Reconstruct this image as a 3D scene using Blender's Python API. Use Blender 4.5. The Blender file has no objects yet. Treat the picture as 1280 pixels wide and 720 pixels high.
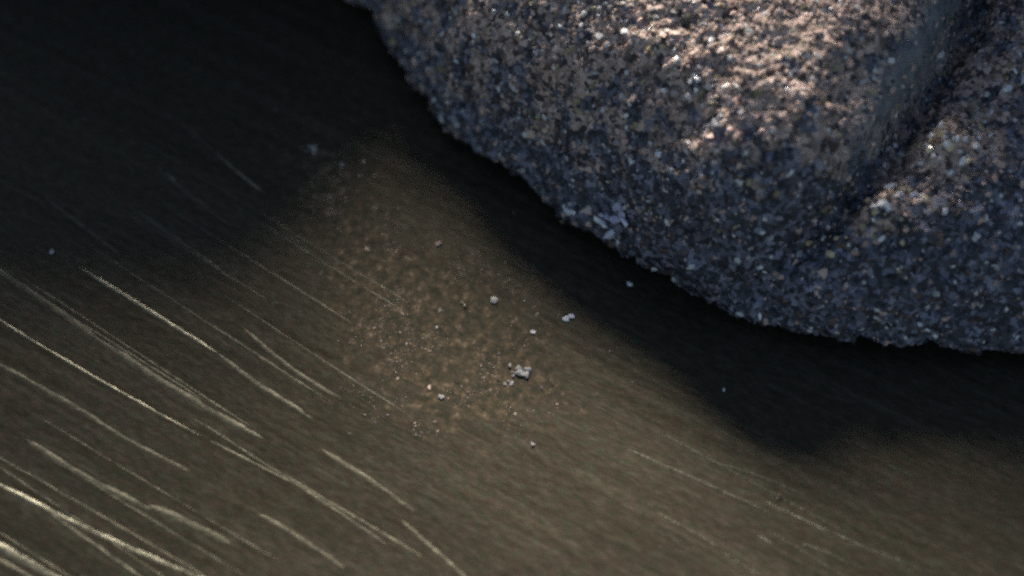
import bpy, math, random
import numpy as np
from mathutils import Vector

random.seed(7)
rng = np.random.default_rng(11)
R = math.radians
sc = bpy.context.scene
col = sc.collection

# ------------------------------------------------------------------ camera
DIST, DEPR, HFOV = 0.444, R(58), R(39.6)
TH = math.tan(HFOV / 2)
cam_p = np.array([0, -DIST * math.cos(DEPR), DIST * math.sin(DEPR)])
cam_f = -cam_p / np.linalg.norm(cam_p)
cam_r = np.array([1.0, 0, 0])
cam_u = np.cross(cam_r, cam_f)
cd = bpy.data.cameras.new('camera')
cam = bpy.data.objects.new('camera', cd)
col.objects.link(cam)
cam.location = cam_p
cam.rotation_euler = Vector(cam_f).to_track_quat('-Z', 'Y').to_euler()
cd.sensor_width = 36
cd.lens = 18 / TH
cd.clip_start, cd.clip_end = 0.005, 200
cd.dof.use_dof = True
cd.dof.focus_distance = DIST - 0.015
cd.dof.aperture_fstop = 3.2
sc.camera = cam

# ------------------------------------------------------------------ light
SUN_EL, SUN_AZ = R(26), R(-4)          # azimuth counted from +Y (picture top) towards +X
sun_dir = Vector((math.sin(SUN_AZ) * math.cos(SUN_EL), math.cos(SUN_AZ) * math.cos(SUN_EL), math.sin(SUN_EL)))
w = bpy.data.worlds.new('World')
sc.world = w
w.use_nodes = True
nt = w.node_tree
sky = nt.nodes.new('ShaderNodeTexSky')
sky.sky_type = 'NISHITA'
sky.sun_disc = False
sky.sun_elevation = SUN_EL
sky.sun_rotation = SUN_AZ
nt.links.new(sky.outputs[0], nt.nodes['Background'].inputs[0])
nt.nodes['Background'].inputs[1].default_value = 0.03
sl = bpy.data.lights.new('sun', 'SUN')
sl.energy = 5.0
sl.angle = R(30)
sl.color = (1.0, 0.92, 0.82)
so = bpy.data.objects.new('sun', sl)
col.objects.link(so)
so.location = sun_dir * 3
so.rotation_euler = (-sun_dir).to_track_quat('-Z', 'Y').to_euler()
sc.view_settings.view_transform = 'Standard'
sc.view_settings.look = 'None'
sc.view_settings.exposure = 1.78
sc.view_settings.gamma = 1.0
sc.cycles.use_denoising = False
sc.cycles.filter_width = 2.8
sc.cycles.max_bounces = 5


# ------------------------------------------------------------------ helpers
def at(px, py, z=0.0):
    """point at height z seen at photo pixel (px, py)"""
    d = cam_f + cam_r * ((px - 640) / 640 * TH) + cam_u * ((360 - py) / 640 * TH)
    return cam_p + d * ((z - cam_p[2]) / d[2])


def proj(P):
    v = P - cam_p
    f = v @ cam_f
    return np.stack([640 + 640 * (v @ cam_r) / f / TH, 360 - 640 * (v @ cam_u) / f / TH], -1)


def tag(o, label=None, cat=None, group=None, kind=None):
    if label: o['label'] = label
    if cat: o['category'] = cat
    if group: o['group'] = group
    if kind: o['kind'] = kind
    return o


def mesh_np(name, V, F, mats, idx=None, smooth=False):
    me = bpy.data.meshes.new(name)
    k = F.shape[1]
    me.vertices.add(len(V)); me.loops.add(F.size); me.polygons.add(len(F))
    me.vertices.foreach_set('co', np.ascontiguousarray(V, dtype=np.float32).ravel())
    me.loops.foreach_set('vertex_index', np.ascontiguousarray(F, dtype=np.int32).ravel())
    me.polygons.foreach_set('loop_start', np.arange(0, F.size, k, dtype=np.int32))
    me.polygons.foreach_set('loop_total', np.full(len(F), k, dtype=np.int32))
    for m in mats: me.materials.append(m)
    if idx is not None: me.polygons.foreach_set('material_index', idx.astype(np.int32))
    me.polygons.foreach_set('use_smooth', np.full(len(F), smooth, dtype=bool))
    me.update(calc_edges=True)
    me.validate()
    return me


def link(name, me, parent=None):
    o = bpy.data.objects.new(name, me)
    col.objects.link(o)
    if parent is not None: o.parent = parent
    return o


def hash3(ix, iy, iz, seed):
    h = (ix.astype(np.uint32) * np.uint32(374761393) + iy.astype(np.uint32) * np.uint32(668265263)
         + iz.astype(np.uint32) * np.uint32(2147483647 - 59) + np.uint32(seed * 144665 + 1013))
    h = (h ^ (h >> np.uint32(13))) * np.uint32(1274126177)
    h = (h ^ (h >> np.uint32(16))) * np.uint32(2246822519)
    return (h ^ (h >> np.uint32(15))).astype(np.float64) / 4294967295.0


def vnoise(P, scale, seed=0):
    """smooth value noise in -1..1"""
    Q = P * scale + 1000.0
    I = np.floor(Q).astype(np.int64); f = Q - I
    f = f * f * f * (f * (f * 6 - 15) + 10)
    out = 0
    for dx in (0, 1):
        for dy in (0, 1):
            for dz in (0, 1):
                wgt = (f[:, 0] if dx else 1 - f[:, 0]) * (f[:, 1] if dy else 1 - f[:, 1]) * (f[:, 2] if dz else 1 - f[:, 2])
                out = out + wgt * hash3(I[:, 0] + dx, I[:, 1] + dy, I[:, 2] + dz, seed)
    return out * 2 - 1


def fbm(P, scale, octv=4, seed=0, gain=0.5):
    a, s, t = 1.0, scale, 0
    for k in range(octv):
        t = t + a * vnoise(P, s, seed + k * 17); a *= gain; s *= 2.03
    return t


def worley(P, scale, seed=0):
    """distance to the nearest cell point, cell random"""
    Q = P * scale + 1000.0
    I = np.floor(Q).astype(np.int64); f = Q - I
    best = np.full(len(P), 9.0); rid = np.zeros(len(P))
    for dx in (-1, 0, 1):
        for dy in (-1, 0, 1):
            for dz in (-1, 0, 1):
                a, b, c = I[:, 0] + dx, I[:, 1] + dy, I[:, 2] + dz
                px = dx + hash3(a, b, c, seed) - f[:, 0]
                py = dy + hash3(a, b, c, seed + 1) - f[:, 1]
                pz = dz + hash3(a, b, c, seed + 2) - f[:, 2]
                d = px * px + py * py + pz * pz
                m = d < best
                best = np.where(m, d, best)
                rid = np.where(m, hash3(a, b, c, seed + 3), rid)
    return np.sqrt(best), rid


def smooth(x, a, b):
    t = np.clip((x - a) / (b - a), 0, 1)
    return t * t * (3 - 2 * t)


def seg_dist(P, poly, closed):
    """distance of each P (N,2) to a polyline"""
    A = poly; B = np.roll(poly, -1, 0)
    if not closed: A, B = A[:-1], B[:-1]
    best = np.full(len(P), 1e9)
    for a, b in zip(A, B):
        d = b - a
        t = np.clip(((P - a) @ d) / (d @ d), 0, 1)
        q = P - a - t[:, None] * d
        best = np.minimum(best, (q * q).sum(1))
    return np.sqrt(best)


def inside(P, poly):
    x, y = P[:, 0], P[:, 1]
    r = np.zeros(len(P), bool)
    n = len(poly)
    for i in range(n):
        x0, y0 = poly[i]; x1, y1 = poly[(i + 1) % n]
        c = (y0 > y) != (y1 > y)
        if y1 != y0:
            r ^= c & (x < (x1 - x0) * (y - y0) / (y1 - y0) + x0)
    return r


def catmull(pts, n, closed=False):
    pts = np.asarray(pts, float)
    out = []
    N = len(pts)
    rngk = N if closed else N - 1
    for i in range(rngk):
        if closed: p = [pts[(i + k) % N] for k in (-1, 0, 1, 2)]
        else: p = [pts[min(max(i + k, 0), N - 1)] for k in (-1, 0, 1, 2)]
        for t in np.linspace(0, 1, n, endpoint=False):
            out.append(0.5 * (2 * p[1] + (p[2] - p[0]) * t + (2 * p[0] - 5 * p[1] + 4 * p[2] - p[3]) * t * t
                              + (3 * p[1] - p[0] - 3 * p[2] + p[3]) * t ** 3))
    if not closed: out.append(pts[-1])
    return np.array(out)


# ------------------------------------------------------------------ materials
class NT:
    def __init__(self, name):
        self.m = bpy.data.materials.new(name); self.m.use_nodes = True
        self.t = self.m.node_tree
        self.b = self.t.nodes['Principled BSDF']
    def n(self, kind, **kw):
        nd = self.t.nodes.new('ShaderNode' + kind)
        for k, v in kw.items():
            if k in nd.inputs and not hasattr(type(nd), k): nd.inputs[k].default_value = v
            else: setattr(nd, k, v)
        return nd
    def l(self, a, b): self.t.links.new(a, b)
    def noise(self, vec, scale, detail=3, rough=0.55):
        nd = self.n('TexNoise'); nd.inputs['Scale'].default_value = scale
        nd.inputs['Detail'].default_value = detail; nd.inputs['Roughness'].default_value = rough
        if vec is not None: self.l(vec, nd.inputs['Vector'])
        return nd
    def ramp(self, fac, stops, interp='LINEAR'):
        nd = self.n('ValToRGB'); cr = nd.color_ramp; cr.interpolation = interp
        while len(cr.elements) < len(stops): cr.elements.new(0.5)
        for e, (p, c) in zip(cr.elements, stops):
            e.position = p; e.color = tuple(c) + (1,) if len(c) == 3 else c
        self.l(fac, nd.inputs[0]); return nd
    def mix(self, fac, a, b, mode='MIX'):
        nd = self.n('Mix'); nd.data_type = 'RGBA'; nd.blend_type = mode
        for s, v in ((nd.inputs[0], fac), (nd.inputs[6], a), (nd.inputs[7], b)):
            if isinstance(v, (int, float)): s.default_value = v
            elif isinstance(v, tuple): s.default_value = v + (1,)
            else: self.l(v, s)
        return nd.outputs[2]
    def math(self, op, a, b=None):
        nd = self.n('Math'); nd.operation = op
        for s, v in zip(nd.inputs, (a, b)):
            if v is None: continue
            if isinstance(v, (int, float)): s.default_value = v
            else: self.l(v, s)
        return nd.outputs[0]


def grain_mat(name, c0, c1, rough=(0.35, 0.8), spec=0.5):
    """one mineral: colour varies from grain to grain (per island, per object) and within a grain"""
    g = NT(name)
    geo = g.n('NewGeometry'); oi = g.n('ObjectInfo')
    rnd = g.math('FRACT', g.math('ADD', geo.outputs['Random Per Island'], oi.outputs['Random']))
    nz = g.noise(g.n('TexCoord').outputs['Object'], 900, 2)
    f = g.math('ADD', g.math('MULTIPLY', rnd, 0.75), g.math('MULTIPLY', nz.outputs[0], 0.3))
    r = g.ramp(f, [(0.1, c0), (0.9, c1)])
    g.l(r.outputs[0], g.b.inputs['Base Color'])
    mr = g.n('MapRange'); g.l(g.math('FRACT', g.math('MULTIPLY', rnd, 7.3)), mr.inputs[0])
    mr.inputs[3].default_value, mr.inputs[4].default_value = rough
    g.l(mr.outputs[0], g.b.inputs['Roughness'])
    g.b.inputs['Specular IOR Level'].default_value = spec
    return g.m


M_black = grain_mat('black_grain', (0.018, 0.018, 0.021), (0.075, 0.07, 0.075), (0.3, 0.7))
M_blue = grain_mat('slate_grain', (0.046, 0.042, 0.051), (0.205, 0.192, 0.228), (0.3, 0.7))
M_tan = grain_mat('tan_grain', (0.29, 0.19, 0.145), (0.72, 0.51, 0.41))
M_brown = grain_mat('brown_grain', (0.05, 0.030, 0.022), (0.18, 0.11, 0.085))
M_pale = grain_mat('pale_grain', (0.40, 0.38, 0.36), (0.80, 0.76, 0.70), (0.12, 0.45), 0.7)
M_ochre = grain_mat('ochre_grain', (0.16, 0.13, 0.06), (0.42, 0.35, 0.20))
GRAINS = [M_black, M_blue, M_tan, M_brown, M_pale, M_ochre]


def rock_mat(name):
    # 'crust' and 'rim' say where the tan mineral with painted sunlight and the smooth slate band lie
    g = NT(name)
    co = g.n('TexCoord').outputs['Object']
    at_ = g.n('Attribute'); at_.attribute_name = 'crust_lit'
    wob = g.noise(co, 700, 2)
    wv = g.n('VectorMath'); wv.operation = 'MULTIPLY_ADD'; g.l(wob.outputs['Color'], wv.inputs[0]); wv.inputs[1].default_value = (.0022,) * 3; g.l(co, wv.inputs[2])
    cell = g.n('TexVoronoi'); cell.inputs['Scale'].default_value = 560; g.l(wv.outputs[0], cell.inputs['Vector'])
    sep = g.n('SeparateColor'); g.l(cell.outputs['Color'], sep.inputs[0])
    dark = g.ramp(sep.outputs[0], [(0, (0.016, 0.015, 0.018)), (0.45, (0.055, 0.053, 0.063)),
                                   (0.8, (0.17, 0.17, 0.215)), (1, (0.30, 0.29, 0.34))])
    tan = g.ramp(sep.outputs[1], [(0, (0.035, 0.026, 0.023)), (0.22, (0.18, 0.125, 0.10)), (0.65, (0.47, 0.33, 0.262)), (1, (0.64, 0.49, 0.40))])
    nz = g.noise(co, 175, 6, 0.7)
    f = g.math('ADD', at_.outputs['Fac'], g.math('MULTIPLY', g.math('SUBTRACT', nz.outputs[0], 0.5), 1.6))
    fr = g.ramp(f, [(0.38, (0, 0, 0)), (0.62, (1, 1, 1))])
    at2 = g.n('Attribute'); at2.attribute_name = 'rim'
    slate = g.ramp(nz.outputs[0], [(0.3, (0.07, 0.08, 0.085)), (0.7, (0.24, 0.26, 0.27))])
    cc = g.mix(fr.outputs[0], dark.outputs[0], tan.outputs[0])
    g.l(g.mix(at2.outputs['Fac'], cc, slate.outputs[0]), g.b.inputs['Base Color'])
    g.b.inputs['Roughness'].default_value = 0.62
    fine = g.noise(co, 1500, 3)
    bp = g.n('Bump'); bp.inputs['Strength'].default_value = 0.5; bp.inputs['Distance'].default_value = 0.0006
    g.l(fine.outputs[0], bp.inputs['Height']); g.l(bp.outputs[0], g.b.inputs['Normal'])
    return g.m


M_rock = rock_mat('grainy_rock')

G_DIR = (at(360, 600) - at(0, 400)); G_ANG = math.atan2(G_DIR[1], G_DIR[0])


def plate_mat():
    g = NT('brushed_steel')
    tc = g.n('TexCoord'); co = tc.outputs['Object']
    mp = g.n('Mapping'); mp.vector_type = 'TEXTURE'; mp.inputs['Rotation'].default_value = (0, 0, G_ANG); g.l(co, mp.inputs[0])
    st = g.n('Mapping'); st.inputs['Scale'].default_value = (0.018, 1, 1); g.l(mp.outputs[0], st.inputs[0])
    brush = g.noise(st.outputs[0], 300, 4, 0.6)
    st2 = g.n('Mapping'); st2.inputs['Scale'].default_value = (0.03, 1, 1); g.l(mp.outputs[0], st2.inputs[0])
    broad = g.noise(st2.outputs[0], 120, 3, 0.6)
    st3 = g.n('Mapping'); st3.inputs['Scale'].default_value = (0.4, 1, 1); g.l(mp.outputs[0], st3.inputs[0])
    mott = g.noise(st3.outputs[0], 620, 4, 0.7)
    tint = g.noise(st3.outputs[0], 850, 2, 0.6)
    base = g.ramp(g.math('ADD', g.math('MULTIPLY', mott.outputs[0], 0.62), g.math('MULTIPLY', brush.outputs[0], 0.38)),
                  [(0.3, (0.026, 0.0215, 0.0125)), (0.5, (0.049, 0.0425, 0.029)), (0.72, (0.090, 0.080, 0.057))])
    tr = g.ramp(g.n('SeparateColor').outputs[0], [(0, (0, 0, 0))])
    sp = g.n('SeparateColor'); g.l(tint.outputs['Color'], sp.inputs[0])
    tc2 = g.ramp(sp.outputs[1], [(0.32, (0.80, 1.0, 0.80)), (0.5, (1, 1, 1)), (0.68, (1.12, 0.88, 0.84))])
    c = g.mix(0.8, base.outputs[0], tc2.outputs[0], 'MULTIPLY')
    # dried brown residue smeared over the middle of the plate
    at_ = g.n('Attribute'); at_.attribute_name = 'residue'
    n2 = g.noise(co, 150, 5, 0.65)
    rf = g.ramp(g.math('ADD', at_.outputs['Fac'], g.math('MULTIPLY', g.math('SUBTRACT', n2.outputs[0], 0.5), 3.0)), [(0.42, (0, 0, 0)), (1.0, (0.85,) * 3)])
    n3 = g.noise(co, 330, 6, 0.75)
    res = g.ramp(n3.outputs[0], [(0.32, (0.022, 0.020, 0.012)), (0.47, (0.058, 0.052, 0.032)), (0.57, (0.12, 0.082, 0.047)), (0.68, (0.27, 0.22, 0.155))])
    c = g.mix(rf.outputs[0], c, res.outputs[0])
    g.l(c, g.b.inputs['Base Color'])
    g.l(g.math('MULTIPLY', g.math('SUBTRACT', 1.0, rf.outputs[0]), 0.55), g.b.inputs['Metallic'])
    rr = g.ramp(broad.outputs[0], [(0.3, (0.48,) * 3), (0.7, (0.60,) * 3)])
    g.l(g.mix(rf.outputs[0], rr.outputs[0], (0.8, 0.8, 0.8)), g.b.inputs['Roughness'])
    g.b.inputs['Specular IOR Level'].default_value = 0.12
    g.b.inputs['Anisotropic'].default_value = 0.6
    tg = g.n('Tangent'); tg.direction_type = 'UV_MAP'; tg.uv_map = 'grain_uv'
    g.l(tg.outputs[0], g.b.inputs['Tangent'])
    hb = g.math('ADD', g.math('MULTIPLY', brush.outputs[0], 0.3), g.math('MULTIPLY', mott.outputs[0], 0.6))
    hb = g.math('ADD', hb, g.math('MULTIPLY', broad.outputs[0], 0.5))
    bp = g.n('Bump'); bp.inputs['Strength'].default_value = 0.22; bp.inputs['Distance'].default_value = 0.0008
    g.l(hb, bp.inputs['Height']); g.l(bp.outputs[0], g.b.inputs['Normal'])
    return g.m


def scratch_mat(name, c0, c1, metal, rough):
    g = NT(name)
    co = g.n('TexCoord').outputs['Object']
    nz = g.noise(co, 260, 4, 0.7)
    r = g.ramp(nz.outputs[0], [(0.32, c0), (0.68, c1)])
    g.l(r.outputs[0], g.b.inputs['Base Color'])
    g.b.inputs['Metallic'].default_value = metal
    g.b.inputs['Roughness'].default_value = rough
    bp = g.n('Bump'); bp.inputs['Strength'].default_value = 0.7; bp.inputs['Distance'].default_value = 0.0006
    g.l(nz.outputs[0], bp.inputs['Height']); g.l(bp.outputs[0], g.b.inputs['Normal'])
    return g.m


M_plate = plate_mat()
M_scr = scratch_mat('bare_scratch', (0.065, 0.06, 0.038), (0.24, 0.225, 0.155), 0.6, 0.42)
M_scr2 = scratch_mat('dull_scratch', (0.045, 0.041, 0.025), (0.09, 0.083, 0.054), 0.6, 0.5)


def soil_mat():
    g = NT('soil')
    co = g.n('TexCoord').outputs['Object']
    a = g.noise(co, 9, 8, 0.65); b = g.noise(co, 160, 4)
    r = g.ramp(g.math('ADD', g.math('MULTIPLY', a.outputs[0], 0.6), g.math('MULTIPLY', b.outputs[0], 0.4)),
               [(0.3, (0.03, 0.022, 0.015)), (0.7, (0.13, 0.10, 0.07))])
    g.l(r.outputs[0], g.b.inputs['Base Color']); g.b.inputs['Roughness'].default_value = 0.95
    bp = g.n('Bump'); bp.inputs['Distance'].default_value = 0.01; g.l(b.outputs[0], bp.inputs['Height']); g.l(bp.outputs[0], g.b.inputs['Normal'])
    return g.m


# ------------------------------------------------------------------ ground and plate
S = 60.0
gv = np.array([[-S, -S, -0.0065], [S, -S, -0.0065], [S, S, -0.0065], [-S, S, -0.0065]])
tag(link('ground', mesh_np('ground', gv, np.array([[0, 1, 2, 3]]), [soil_mat()])), kind='structure')

NX, NY = 420, 360
X = np.linspace(-0.55, 0.60, NX); Y = np.linspace(-0.40, 0.75, NY)
gx, gy = np.meshgrid(X, Y)
P = np.stack([gx.ravel(), gy.ravel(), np.zeros(gx.size)], -1)
pz = 0.0005 * fbm(P, 14, 3, 5)
top = P.copy(); top[:, 2] = pz
edge = np.zeros((NY, NX), bool); edge[0] = edge[-1] = True; edge[:, 0] = edge[:, -1] = True
bot = P.copy(); bot[:, 2] = -0.006
i = np.arange(NX * NY).reshape(NY, NX)
Ft = np.stack([i[:-1, :-1], i[:-1, 1:], i[1:, 1:], i[1:, :-1]], -1).reshape(-1, 4)
# rim and underside
ring = np.concatenate([i[0, :-1], i[:-1, -1], i[-1, :0:-1], i[:0:-1, 0]])
nb = len(ring)
bv = bot[ring]
Vp = np.concatenate([top, bv])
bi = len(top) + np.arange(nb)
Fr = np.stack([np.roll(ring, -1), ring, bi, np.roll(bi, -1)], -1)
Vp_me = mesh_np('metal_plate', Vp, np.concatenate([Ft, Fr]), [M_plate], smooth=True)
uv = Vp_me.uv_layers.new(name='grain_uv')
li = np.zeros(len(Vp_me.loops), np.int32); Vp_me.loops.foreach_get('vertex_index', li)
ca, sa = math.cos(G_ANG), math.sin(G_ANG)
uvs = np.stack([Vp[:, 0] * ca + Vp[:, 1] * sa, -Vp[:, 0] * sa + Vp[:, 1] * ca], -1)[li]
uv.data.foreach_set('uv', uvs.astype(np.float32).ravel())
pp = proj(Vp)


def blob(q, cx, cy, sx, sy, ang):
    a = math.radians(ang); dx, dy = q[:, 0] - cx, q[:, 1] - cy
    u = dx * math.cos(a) + dy * math.sin(a); v = -dx * math.sin(a) + dy * math.cos(a)
    return np.exp(-(u / sx) ** 2 - (v / sy) ** 2)


RES = [(400, 210, 50, 60, 60, .55), (460, 320, 150, 60, 60, .8), (530, 430, 140, 90, 50, 1.0), (640, 470, 90, 50, 20, .9), (600, 390, 90, 60, 30, .7)]


def residue(q):
    return np.clip(sum(a * blob(q, x, y, sx, sy, g) for x, y, sx, sy, g, a in RES), 0, 1)


ra = Vp_me.attributes.new('residue', 'FLOAT', 'POINT')
ra.data.foreach_set('value', residue(pp).astype(np.float32))
plate = tag(link('metal_plate', Vp_me), 'flat dark steel plate with diagonal scratches under the grainy rock', 'metal plate')


def plate_z(xy):
    return 0.0005 * fbm(np.stack([xy[:, 0], xy[:, 1], np.zeros(len(xy))], -1), 14, 3, 5)


# scratches: low burrs of torn metal standing on the plate, each its own part
def scratch(pts, wpx, hmm=0.35, mat=M_scr, seed=0):
    pts = np.array([at(*p)[:2] for p in pts])
    n = 10
    if len(pts) > 2:                                     # one gentle arc, no kinks
        u = np.r_[0, np.cumsum(np.linalg.norm(np.diff(pts, axis=0), axis=1))]
        uu = np.linspace(0, u[-1], 8)
        pts = np.stack([np.polyval(np.polyfit(u, pts[:, a], 2), uu) for a in (0, 1)], -1)
    c = catmull(pts, n)
    L = np.r_[0, np.cumsum(np.linalg.norm(np.diff(c, axis=0), axis=1))]
    m = max(24, int(L[-1] / 0.0012)); tt = np.linspace(0, L[-1], m)
    c = np.stack([np.interp(tt, L, c[:, 0]), np.interp(tt, L, c[:, 1])], -1)
    d = np.gradient(c, axis=0); d /= np.linalg.norm(d, axis=1)[:, None]
    nrm = np.stack([-d[:, 1], d[:, 0]], -1)
    q3 = np.stack([tt, np.full(m, seed * 3.7), np.zeros(m)], -1)
    nz = fbm(q3, 160, 3, 40); nz2 = fbm(q3, 420, 2, 60)
    c = c + nrm * (0.00006 * fbm(q3, 45, 2, 80))[:, None]
    taper = np.clip(np.sin(np.pi * np.clip(tt / L[-1], 0.001, 0.999)) * 2.2, 0.02, 1) ** 0.7
    wd = wpx * 0.19e-3 * taper * np.clip(0.9 + 0.22 * nz, 0.35, 2)
    ht = hmm * 0.33e-3 * taper * np.clip(0.75 + 0.5 * nz + 0.25 * nz2, 0.12, 2)
    prof = [(-0.5, -0.15), (-0.3, 0.35), (-0.05, 1.0), (0.2, 0.55), (0.5, -0.15)]
    zz = plate_z(c)
    V = np.stack([np.concatenate([c + nrm * (a * wd)[:, None], (zz + b * ht + 2e-5)[:, None]], 1) for a, b in prof], 1)
    V = V + rng.normal(0, 2e-5, V.shape)
    k = len(prof)
    a = (np.arange(m - 1)[:, None] * k + np.arange(k - 1)[None]).ravel()
    F = np.stack([a, a + k, a + k + 1, a + 1], -1)
    return link('scratch', mesh_np('scratch', V.reshape(-1, 3), F, [mat], smooth=True), plate)


SCR = [([(98, 333), (190, 390), (275, 443)], 7, .45, 0), ([(268, 438), (350, 497), (390, 522)], 8, .3, 1),
       ([(-20, 328), (65, 383), (130, 430)], 11, .4, 1), ([(120, 422), (200, 475), (262, 512), (330, 548)], 12, .45, 1),
       ([(-20, 388), (60, 437), (150, 490), (252, 545)], 5, .5, 0), ([(262, 550), (310, 575), (365, 603)], 5, .35, 1),
       ([(30, 548), (110, 598), (190, 637)], 10, .35, 1), ([(185, 632), (240, 655), (290, 680)], 12, .35, 1),
       ([(-20, 596), (65, 640), (130, 672), (200, 700), (280, 733)], 8, .5, 0),
       ([(-20, 672), (30, 700), (90, 735)], 12, .6, 0), ([(-30, 690), (0, 702), (60, 740)], 8, .5, 1),
       ([(268, 190), (300, 217), (332, 242)], 5, .35, 0), ([(225, 152), (268, 190)], 4, .2, 1),
       ([(195, 208), (240, 245), (290, 283)], 6, .3, 1), ([(205, 216), (220, 226)], 5, .45, 0),
       ([(500, 648), (540, 685), (590, 730)], 7, .35, 1),
       ([(955, 626), (1020, 657), (1080, 684), (1140, 708)], 4, .4, 0), ([(1100, 690), (1180, 722)], 6, .3, 1),
       ([(780, 560), (870, 600), (965, 642)], 6, .3, 1), ([(900, 688), (955, 722)], 5, .35, 1),
       ([(1000, 680), (1030, 690), (1065, 707)], 6, .35, 1), ([(948, 670), (966, 680)], 4, .35, 0),
       ([(1108, 580), (1142, 595)], 3, .3, 0), ([(55, 245), (150, 318)], 6, .2, 1), ([(170, 262), (290, 348)], 7, .25, 1),
       ([(300, 405), (380, 470), (430, 500)], 7, .25, 1), ([(-20, 445), (60, 490), (130, 530)], 8, .25, 1),
       ([(320, 640), (380, 675), (430, 710)], 8, .3, 1), ([(110, 520), (170, 555), (240, 590)], 7, .25, 1),
       ([(60, 640), (130, 690), (180, 725)], 6, .3, 1), ([(400, 560), (470, 605), (520, 640)], 7, .2, 1),
       ([(880, 575), (960, 600), (1010, 622)], 5, .25, 1), ([(820, 640), (900, 685)], 6, .25, 1)]
for k, (p, wp, h, mi) in enumerate(SCR):
    scratch(p, wp, h, (M_scr, M_scr2)[mi], k + 1)

# fine hairlines between them, all along the brushing direction
for k in range(20):
    if k < 13: x, y = random.uniform(-40, 420), random.uniform(230, 725)
    elif k < 17: x, y = random.uniform(700, 1180), random.uniform(540, 725)
    else: x, y = random.uniform(60, 330), random.uniform(150, 700)
    ln = random.uniform(140, 400); sl_ = 0.62 + random.gauss(0, 0.025) - 0.06 * (x > 650)
    scratch([(x, y), (x + ln / 2, y + ln / 2 * sl_ + random.gauss(0, .8)), (x + ln, y + ln * sl_)], random.uniform(1.8, 5.5), random.uniform(.07, .22), M_scr2, 50 + k)

# ------------------------------------------------------------------ rock
ZE = 0.006
out_px = [(455, 0), (468, 28), (486, 62), (520, 98), (546, 142), (590, 180), (640, 214), (692, 254), (742, 290), (800, 324),
          (858, 354), (905, 382), (950, 400), (1010, 412), (1070, 424), (1130, 426), (1200, 430), (1280, 434)]
out_w = [tuple(at(x, y, ZE)[:2]) for x, y in out_px]
out_w += [(0.215, -0.026), (0.285, 0.02), (0.33, 0.11), (0.31, 0.22), (0.22, 0.30), (0.10, 0.35), (-0.04, 0.37),
          (-0.20, 0.39), (-0.34, 0.36), (-0.37, 0.28), (-0.25, 0.20), (-0.125, 0.158)]  # unseen outline, stretched left under the added shading peak
outline = catmull(out_w, 6, True)
lobe_in = [(1222, -40), (1212, 0), (1196, 45), (1168, 95), (1130, 150), (1092, 200), (1040, 246), (975, 280), (890, 300), (820, 305)]
lobe_w = [tuple(at(x, y, 0.042)[:2]) for x, y in lobe_in]
# the lobe then follows the rock's left edge a little way inside it
lobe_w += [tuple(at(x, y, ZE)[:2]) for x, y in [(760, 280), (690, 236), (640, 200), (590, 164), (548, 124), (522, 84), (490, 46), (474, 6)]]
lobe_w += [(-0.11, 0.166), (-0.23, 0.215), (-0.32, 0.28), (-0.25, 0.34), (-0.03, 0.33), (0.07, 0.31), (0.14, 0.25)]
lobe = catmull(lobe_w, 5, True)
rim_curve = catmull(lobe_w[:10], 5)
CEN = np.array([0.09, 0.14])
th_o = np.arctan2(outline[:, 1] - CEN[1], outline[:, 0] - CEN[0])
r_o = np.linalg.norm(outline - CEN, axis=1)
o_ = np.argsort(th_o); th_o, r_o = th_o[o_], r_o[o_]
th_o = np.r_[th_o[-1] - 2 * np.pi, th_o, th_o[0] + 2 * np.pi]; r_o = np.r_[r_o[-1], r_o, r_o[0]]

A0, A1 = R(-190), R(-28)
th = np.concatenate([np.linspace(A0, A1, 1150, endpoint=False), np.linspace(A1, A0 + 2 * np.pi, 150, endpoint=False)])
NT_ = len(th)
thw = (th + np.pi) % (2 * np.pi) - np.pi
Rr = np.interp(thw, th_o, r_o)
s_top = np.linspace(0.0, 1, 330) ** 0.8
s_top[0] = 0.004


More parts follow.
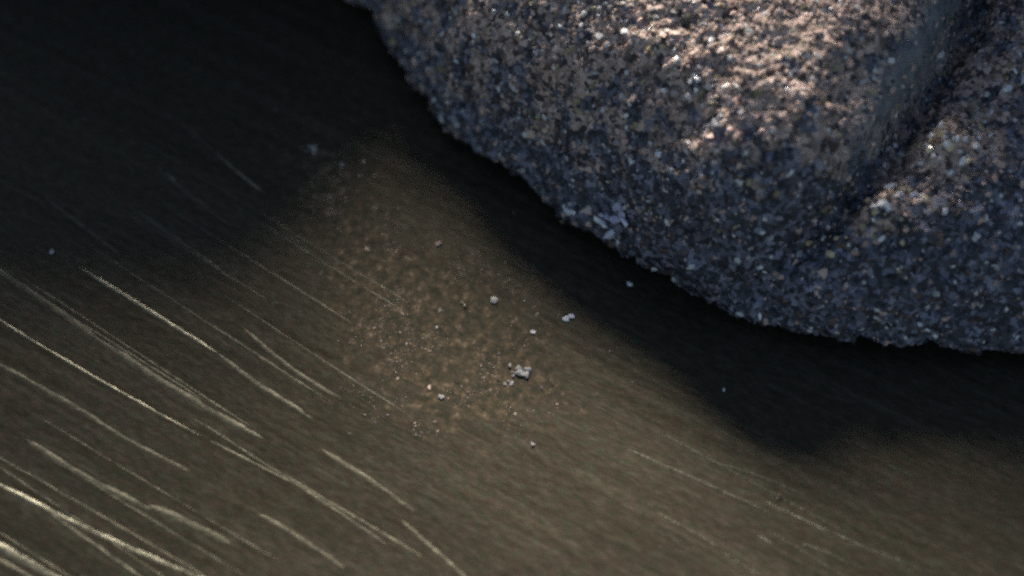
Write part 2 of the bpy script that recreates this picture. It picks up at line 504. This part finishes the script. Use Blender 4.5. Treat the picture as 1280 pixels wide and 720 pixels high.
def rock_top(xy):
    """height and masks of the rock's upper surface"""
    n = len(xy)
    P3 = np.stack([xy[:, 0], xy[:, 1], np.zeros(n)], -1)
    d = seg_dist(xy, outline, True)
    l = seg_dist(xy, lobe, True) * np.where(inside(xy, lobe), 1, -1)
    rc = seg_dist(xy, rim_curve, False)
    q = proj(np.stack([xy[:, 0], xy[:, 1], np.full(n, 0.045)], -1))
    wr = smooth(q[:, 0], 850, 1090)                       # the rim is sharpest at the right
    z = ZE + 0.040 * (1 - np.exp(-d / 0.0125)) + 0.010 * smooth(q[:, 0], 1150, 1400) * (1 - np.exp(-d / 0.03))
    li = np.clip(l, 0, None)
    z = z + (0.012 - 0.003 * smooth(q[:, 0], 800, 1000)) * (1 - np.exp(-li / 0.008)) + 0.30 * 0.13 * np.tanh(li / 0.13) + 0.008 * wr * smooth(l, -0.001, 0.006)
    z = z - 0.008 * wr * np.exp(-((l + 0.0035) / 0.0038) ** 2) - 0.002 * (1 - wr) * np.exp(-((l + 0.002) / 0.004) ** 2) * smooth(q[:, 0], 780, 950)
    # unseen peak added out of frame at top left to shade the plate
    z = z + 0.130 * np.exp(-(np.abs((xy[:, 0] + 0.19) / 0.148) ** 3 + ((xy[:, 1] - 0.255) / 0.055) ** 2)) * smooth(d, 0.0, 0.03)
    z = z + 0.03 * np.exp(-(((xy[:, 0] + 0.065) / 0.04) ** 2 + ((xy[:, 1] - 0.255) / 0.05) ** 2))
    z = z + 0.084 * np.exp(-(((xy[:, 0] - 0.08) / 0.07) ** 2 + ((xy[:, 1] - 0.21) / 0.04) ** 2))  # from here, unseen crest and right-hand ridges added to shade the plate
    z = z + 0.13 * np.exp(-(((xy[:, 0] - 0.215) / 0.045) ** 2 + ((xy[:, 1] - 0.14) / 0.045) ** 2))
    z = z + 0.012 * np.exp(-(((xy[:, 0] - 0.158) / 0.025) ** 2 + ((xy[:, 1] - 0.145) / 0.03) ** 2))
    z = z + 0.125 * np.exp(-(((xy[:, 0] - 0.15) / 0.05) ** 2 + ((xy[:, 1] - 0.19) / 0.035) ** 2))
    z = z + 0.14 * np.exp(-(((xy[:, 0] - 0.215) / 0.05) ** 2 + ((xy[:, 1] - 0.19) / 0.04) ** 2))
    z = z + 0.10 * np.exp(-(((xy[:, 0] - 0.235) / 0.055) ** 2 + ((xy[:, 1] - 0.07) / 0.05) ** 2)) * smooth(d, 0.0, 0.04)
    # bright knobs beyond the groove
    for x, y, sx, hh in ((1105, 248, 20, .007), (1180, 183, 22, .007), (1262, 85, 22, .004)):
        z = z + hh * np.exp(-((q[:, 0] - x) ** 2 + (q[:, 1] - y) ** 2) / (sx * sx))
    z = z + 0.0030 * fbm(P3, 40, 2, 3) * smooth(d, 0, 0.02)
    return z, d, l, q


def assemble():
    rows = []
    for s in s_top:
        rows.append(CEN + (s * Rr)[:, None] * np.stack([np.cos(th), np.sin(th)], -1))
    xy = np.concatenate(rows)
    z, d, l, q = rock_top(xy)
    V = np.concatenate([xy, z[:, None]], 1)
    # the wall below the edge tucks in under the rock
    tuck = [(0.000, -0.15), (0.002, -0.35), (0.005, -0.6), (0.009, -0.85), (0.013, -1.1)]
    for t, k in tuck:
        e = CEN + (Rr - t)[:, None] * np.stack([np.cos(th), np.sin(th)], -1)
        V = np.concatenate([V, np.concatenate([e, np.full((NT_, 1), ZE * (1 + k))], 1)])
    nr = len(s_top) + len(tuck)
    return V, nr, d, l, q


V, nr, d_, l_, q_ = assemble()
nt_top = len(d_)
idx = np.arange(nr * NT_).reshape(nr, NT_)
nx_ = np.roll(idx, -1, 1)
F = np.stack([idx[:-1], idx[1:], nx_[1:], nx_[:-1]], -1).reshape(-1, 4)


def vnormals(V):
    G = V.reshape(nr, NT_, 3)
    du = np.roll(G, -1, 1) - np.roll(G, 1, 1)
    dv = np.gradient(G, axis=0)
    n = np.cross(dv, du).reshape(-1, 3)
    return n / (np.linalg.norm(n, axis=1)[:, None] + 1e-12)


N = vnormals(V)
if N[nt_top // 2, 2] < 0: N = -N
# granular relief: lumps of packed grains at several sizes
w1, _r1 = worley(V, 160, 3); w2, r2 = worley(V, 420, 9); w3, r3 = worley(V, 800, 23)
soft_rim = np.ones(len(V)); lm = np.exp(-((l_ - 0.005) / 0.0055) ** 2) * smooth(q_[:, 0], 1010, 1120)
soft_rim[:nt_top] = 1 - 0.8 * lm
edge_k = np.ones(len(V)); edge_k[:nt_top] = 1 - smooth(d_, 0.0, 0.012)
disp = (0.0005 * (0.55 - w1) + 0.0005 * (0.5 - w2) * (0.5 + r2) + 0.0003 * (0.5 - w3) * (0.3 + r3) + 0.0011 * fbm(V, 130, 5, 31, 0.66) + edge_k * 0.0022 * fbm(V, 75, 3, 57)) * soft_rim
V = V + N * disp[:, None]
V[:, 2] = np.maximum(V[:, 2], -0.0005)
N = vnormals(V)
if N[nt_top // 2, 2] < 0: N = -N

qv = proj(V)


def crust_lit_at(q, P):
    """tan mineral colour of the rock, with sunlit crown and bright spots painted in"""
    c = 1.25 * blob(q, 870, 10, 340, 165, 8) + 0.35 * blob(q, 1010, 90, 130, 80, 20)  # crown: crust colour and painted sunlight together
    c += 1.3 * blob(q, 1145, 215, 85, 32, -42) + 0.3 * blob(q, 1240, 120, 60, 120, 0)  # sunlit highlights right of the groove, put into the colour
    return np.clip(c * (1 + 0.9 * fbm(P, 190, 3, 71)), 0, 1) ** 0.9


crust_lit = crust_lit_at(qv, V)
fl = np.zeros(len(V), bool); fl[:nt_top] = l_ > 0
face_lobe = fl[F].all(1)


def sub_mesh(name, mask):
    f = F[mask]; used, inv = np.unique(f, return_inverse=True)
    me = mesh_np(name, V[used], inv.reshape(f.shape)[:, ::-1], [M_rock], smooth=True)
    a = me.attributes.new('crust_lit', 'FLOAT', 'POINT'); a.data.foreach_set('value', crust_lit[used].astype(np.float32))
    a = me.attributes.new('rim', 'FLOAT', 'POINT'); a.data.foreach_set('value', (0.9 * (1 - soft_rim[used]) / 0.8).astype(np.float32))
    return me


rock = bpy.data.objects.new('rock', None); col.objects.link(rock)
rock.empty_display_size = 0.02
tag(rock, 'coarse dark grainy rock with a tan crusted top, lying on the scratched plate', 'rock')
tag(link('skirt', sub_mesh('skirt', ~face_lobe), rock), 'dark grey lower ledge of the rock around its raised lobe')
tag(link('upper_lobe', sub_mesh('upper_lobe', face_lobe), rock), 'raised round lobe of the rock with tan crusted top')


# ------------------------------------------------------------------ grains
def ico(level):
    import bmesh
    bm = bmesh.new(); bmesh.ops.create_icosphere(bm, subdivisions=level, radius=1)
    v = np.array([x.co[:] for x in bm.verts]); f = np.array([[y.index for y in x.verts] for x in bm.faces]); bm.free()
    return v, f


I1, IF1 = ico(1); I2, IF2 = ico(2)


def frame(n):
    t = np.cross(n, rng.normal(size=n.shape)); t /= np.linalg.norm(t, axis=1)[:, None] + 1e-12
    return t, np.cross(n, t)


def grains_mesh(name, C, Nn, rad, mats_idx, mats, flat=0.42, lift=0.0):
    n = len(C)
    t, b = frame(Nn)
    jit = 1 + rng.uniform(-0.45, 0.4, (n, len(I1)))
    ax = rng.uniform(0.7, 1.35, (n, 2))
    L = I1[None] * jit[..., None]
    pts = (C[:, None] + rad[:, None, None] * (L[..., :1] * ax[:, None, :1] * t[:, None] + L[..., 1:2] * ax[:, None, 1:] * b[:, None]
           + (L[..., 2:] * flat + lift) * Nn[:, None]))
    f = (IF1[None] + (np.arange(n) * len(I1))[:, None, None]).reshape(-1, 3)
    return mesh_np(name, pts.reshape(-1, 3), f, mats, np.repeat(mats_idx, len(IF1)))


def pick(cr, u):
    """which mineral a grain is of, from the tan cover and a random number"""
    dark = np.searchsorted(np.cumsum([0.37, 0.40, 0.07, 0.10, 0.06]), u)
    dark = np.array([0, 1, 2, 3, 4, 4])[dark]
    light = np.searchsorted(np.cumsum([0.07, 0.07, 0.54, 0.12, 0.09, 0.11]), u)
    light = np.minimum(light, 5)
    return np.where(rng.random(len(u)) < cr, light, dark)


vis = np.zeros(len(V), bool)
vis[:nt_top + NT_ * 2] = True
vis &= (qv[:, 0] > -60) & (qv[:, 0] < 1500) & (qv[:, 1] > -260) & (qv[:, 1] < 470)
cand = np.where(vis)[0]
# sample evenly by screen area
dens = np.zeros(len(V))
G3 = V.reshape(nr, NT_, 3)
area = np.linalg.norm(np.cross(np.gradient(G3, axis=0), (np.roll(G3, -1, 1) - np.roll(G3, 1, 1)) / 2), axis=2).ravel()
prb = area[cand]; inframe = (qv[cand, 1] > -20) & (qv[cand, 0] < 1300)
prb = prb * np.where(inframe, 1.0, 0.25)
NG = 12500
sel = rng.choice(cand, NG, replace=False, p=prb / prb.sum())
cr = crust_lit[sel]
rim_skip = rng.random(NG) < (1 - soft_rim[sel]) * 1.05
sel, cr = sel[~rim_skip], cr[~rim_skip]
rad = np.exp(rng.normal(math.log(0.00062), 0.46, len(sel))).clip(0.00022, 0.0021)
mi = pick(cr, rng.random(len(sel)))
rad = np.where(mi == 4, np.minimum(rad, 0.0011), rad)
order = np.argsort(-np.where((qv[sel, 0] > 0) & (qv[sel, 0] < 1280) & (qv[sel, 1] > 0), rad, 0))
big, small = order[:270], order[270:]
tag(link('grain_crust', grains_mesh('grain_crust', V[sel[small]], N[sel[small]], rad[small], mi[small], GRAINS), rock),
    'fine dark and tan mineral grains crusting the rock', kind='stuff')
# the largest grains one by one, on shared meshes
variants = []
for m in range(6):
    row = []
    for k in range(3):
        p = I2 * (1 + rng.uniform(-0.16, 0.16, len(I2)))[:, None] * (1 + 0.25 * np.sign(rng.normal(size=3)) * rng.random(3))
        cut = rng.normal(size=(9, 3)); cut /= np.linalg.norm(cut, axis=1)[:, None]
        for c in cut:                                   # cleavage faces
            h = p @ c; o = np.clip(h - 0.5, 0, None); p = p - o[:, None] * c
        row.append(mesh_np('grain', p, IF2, [GRAINS[m]]))
    variants.append(row)
for j in big:
    o = bpy.data.objects.new('grain', variants[mi[j]][random.randrange(3)])
    col.objects.link(o); o.parent = rock
    o.location = V[sel[j]]
    nn = Vector(N[sel[j]])
    qd = nn.to_track_quat('Z', 'Y'); qd.rotate(nn.to_track_quat('Z', 'Y').inverted()); 
    o.rotation_mode = 'QUATERNION'
    from mathutils import Quaternion
    o.rotation_quaternion = Quaternion(nn, random.uniform(0, 6.28)) @ nn.to_track_quat('Z', 'Y')
    s = float(rad[j]); o.scale = (s * random.uniform(.85, 1.25), s * random.uniform(.6, 1.2), s * 0.45)


# vertices of the rock under given photo pixels
def rock_at(x, y):
    c = np.where(vis & (np.abs(qv[:, 0] - x) < 12) & (np.abs(qv[:, 1] - y) < 12))[0]
    k = c[np.argmin(np.hypot(qv[c, 0] - x, qv[c, 1] - y))]
    return V[k], N[k]


def crystal(name, P, n, r, mat, parent, flat=0.8, lift=0.3):
    p = I1 * (1 + rng.uniform(-0.42, 0.35, len(I1)))[:, None] * rng.uniform(0.65, 1.35, 3)
    me = mesh_np(name, p, IF1, [mat])
    o = link(name, me, parent)
    nn = Vector(n)
    o.rotation_mode = 'QUATERNION'
    o.rotation_quaternion = Quaternion(nn, random.uniform(0, 6.28)) @ nn.to_track_quat('Z', 'Y')
    o.location = Vector(P) + nn * r * lift
    o.scale = (r, r * random.uniform(.75, 1.1), r * flat)
    return o


M_ash = grain_mat('ash_crumb', (0.20, 0.19, 0.18), (0.48, 0.46, 0.43))
M_lil = grain_mat('lilac_crystal', (0.40, 0.38, 0.50), (0.82, 0.80, 0.90), (0.15, 0.4), 0.7)
M_quartz = grain_mat('white_crystal', (0.70, 0.68, 0.66), (0.88, 0.86, 0.84), (0.08, 0.3), 0.8)
# round cluster of pale lilac crystals near the edge
cl = tag(bpy.data.objects.new('crystal_cluster', None), 'round knot of pale lilac crystals near the rock edge')
col.objects.link(cl); cl.parent = rock; cl.empty_display_size = 0.005
for x, y, r in [(748, 262, 5), (750, 273, 5), (760, 259, 4.5), (772, 258, 4), (781, 266, 5), (783, 276, 4), (775, 283, 5), (764, 288, 5.5), (757, 281, 4),
                (766, 272, 5.5), (772, 270, 4), (761, 268, 4), (768, 294, 4), (755, 268, 4)]:
    p, n = rock_at(x, y); crystal('crystal', p, n, r * 0.36e-3, random.choice([M_lil, M_lil, M_blue, M_quartz]), cl, 0.7, 0.75)
for x, y, r in [(825, 193, 4.5), (818, 199, 3), (990, 215, 4.5), (985, 219, 3), (706, 259, 4), (710, 262, 5.5), (714, 266, 5), (570, 76, 4), (593, 43, 3.5), (635, 18, 3),
                (700, 33, 3.5), (868, 95, 4.5), (872, 99, 4), (863, 103, 4), (1102, 254, 4.5), (1108, 260, 4), (1120, 246, 4), (1092, 258, 3.5), (1182, 180, 4.5),
                (1168, 195, 4), (1196, 172, 3.5), (1182, 265, 3.5), (950, 395, 3.5), (1160, 410, 3.2), (1168, 418, 3.2), (1150, 404, 3), (844, 346, 4), (852, 350, 3),
                (1270, 88, 4), (1240, 140, 3.5), (752, 124, 2.5), (930, 250, 2.2)]:
    p, n = rock_at(x, y); crystal('crystal', p, n, r * 0.25e-3, M_quartz if r > 3 else M_pale, rock)

# cream and honey coloured crystals painting sunlit glints on the knobs right of the groove and on the crown
M_glint = grain_mat('honey_glint', (0.45, 0.34, 0.17), (0.82, 0.68, 0.42), (0.1, 0.35), 0.7)
for cx, cy, sx, sy, n_ in ((1108, 248, 26, 11, 22), (1178, 184, 26, 13, 20), (868, 92, 26, 14, 16), (1062, 296, 40, 14, 8), (1250, 110, 20, 40, 9), (950, 60, 110, 40, 22), (740, 50, 80, 40, 16)):
    for k in range(n_):
        p, n = rock_at(cx + random.gauss(0, sx), max(4, cy + random.gauss(0, sy)))
        crystal('crystal', p, n, random.uniform(1.8, 4.2) * (0.34e-3 if cx > 1040 else 0.25e-3), random.choice([M_glint, M_pale, M_quartz]) if cx > 1000 else random.choice([M_pale, M_tan, M_tan]), rock, 0.6, 0.3)

# ------------------------------------------------------------------ dust and crumbs on the plate
nd = 60000
q = np.stack([rng.uniform(330, 800, nd), rng.uniform(120, 570, nd)], -1)
w_ = residue(q)
Pq = np.stack([q[:, 0], q[:, 1], np.zeros(nd)], -1)
w_ = w_ * np.clip(0.25 + 1.3 * fbm(Pq, 1 / 38, 3, 91), 0, 1) ** 1.4
keep = np.where(rng.random(nd) < w_ * 0.3)[0][:9000]
xy = np.array([at(*q[k])[:2] for k in keep])
C = np.concatenate([xy, plate_z(xy)[:, None]], 1)
rd = np.exp(rng.normal(math.log(0.00012), 0.45, len(C))).clip(0.00008, 0.0005)
mm = np.searchsorted(np.cumsum([0.1, 0.12, 0.34, 0.27, 0.05]), rng.random(len(C)))
up = np.tile([0.0, 0, 1.0], (len(C), 1))
tag(link('dust', grains_mesh('dust', C, up, rd, np.minimum(mm, 5), GRAINS, 0.6, 0.3)),
    'patch of loose tan and brown dust in the middle of the steel plate', 'dust', kind='stuff')


def crumb(x, y, r, mat, label, lumps=4, group=None):
    """a loose crumb: several fused angular lumps resting on the plate"""
    c = at(x, y); r = r * 0.8
    c[2] = plate_z(np.array([c[:2]]))[0]
    o = tag(link('crumb', None), label, 'crumb', group)
    vs, fs = [], []
    for k in range(lumps):
        rr = r * 0.25e-3 * random.uniform(.35, 1.2) / (lumps ** 0.42) if lumps > 1 else r * 0.25e-3
        off = np.array([random.gauss(0, .36), random.gauss(0, .36), 0]) * r * 0.25e-3 * (lumps > 1)
        p = I1 * (1 + rng.uniform(-.45, .4, len(I1)))[:, None] * rr * rng.uniform(.6, 1.4, 3)
        p[:, 2] = p[:, 2] * 0.4 + rr * 0.25
        fs.append(IF1 + len(I1) * k); vs.append(p + off)
    vv = np.concatenate(vs); vv[:, 2] -= vv[:, 2].min()
    bpy.data.objects.remove(o)
    o = tag(link('crumb', mesh_np('crumb', vv, np.concatenate(fs), [mat])), label, 'crumb', group)
    o.location = c
    return o


grp = 'loose crumbs on the steel plate'
crumb(390, 187, 9, M_ash, 'pale grey crumb on the plate, uppermost one left of the rock', 9, grp)
crumb(427, 206, 4, M_ash, 'tiny pale crumb just right of the uppermost crumb', 2, grp)
crumb(455, 203, 4, M_tan, 'tiny tan crumb nearest the rock edge at upper left', 2, grp)
crumb(453, 219, 5, M_tan, 'small tan crumb below the tiny one by the rock', 3, grp)
crumb(458, 312, 6, M_tan, 'tan crumb at the top of the dust patch', 3, grp)
crumb(548, 306, 6, M_tan, 'tan crumb right of the dust patch top', 3, grp)
crumb(708, 398, 8, M_quartz, 'bright bluish white crumb alone in the rock shadow', 4, grp)
crumb(667, 414, 4, M_quartz, 'tiny white crumb left of the bright bluish one', 2, grp)
crumb(650, 466, 15, M_ash, 'widest grey white crumb at the right end of the dust patch', 22, grp)
crumb(638, 480, 8, M_ash, 'flat pale crumb at the lower left of the widest crumb', 10, grp)
crumb(677, 487, 4, M_blue, 'small slate coloured crumb right of the widest crumb', 2, grp)
crumb(618, 378, 5, M_ash, 'small pale crumb over the orange dust', 2, grp)
crumb(582, 382, 6, M_ochre, 'orange brown crumb in the dust patch', 3, grp)
crumb(548, 390, 4, M_ash, 'tiny pale crumb in the dust left of the orange one', 2, grp)
crumb(537, 486, 4, M_tan, 'small tan crumb at the bottom of the dust, beside a pale grey one', 2, grp)
crumb(551, 497, 5, M_ash, 'pale grey crumb at the bottom edge of the dust patch', 3, grp)
crumb(787, 355, 3.5, M_quartz, 'pinpoint white crumb close under the rock edge', 1, grp)
crumb(905, 487, 3.2, M_quartz, 'pinpoint white crumb on bare plate below the rock', 1, grp)
crumb(65, 315, 4, M_ash, 'pale pinpoint crumb near the left edge of the plate', 1, grp)
crumb(666, 557, 4, M_ash, 'small pale crumb on bare steel below the dust patch', 2, grp)
crumb(975, 620, 7, M_brown, 'dark rust red crumb beside the lower right scratch', 8, grp)
crumb(703, 276, 5, M_ochre, 'glinting yellowish chip tucked under the rock edge', 2, grp)
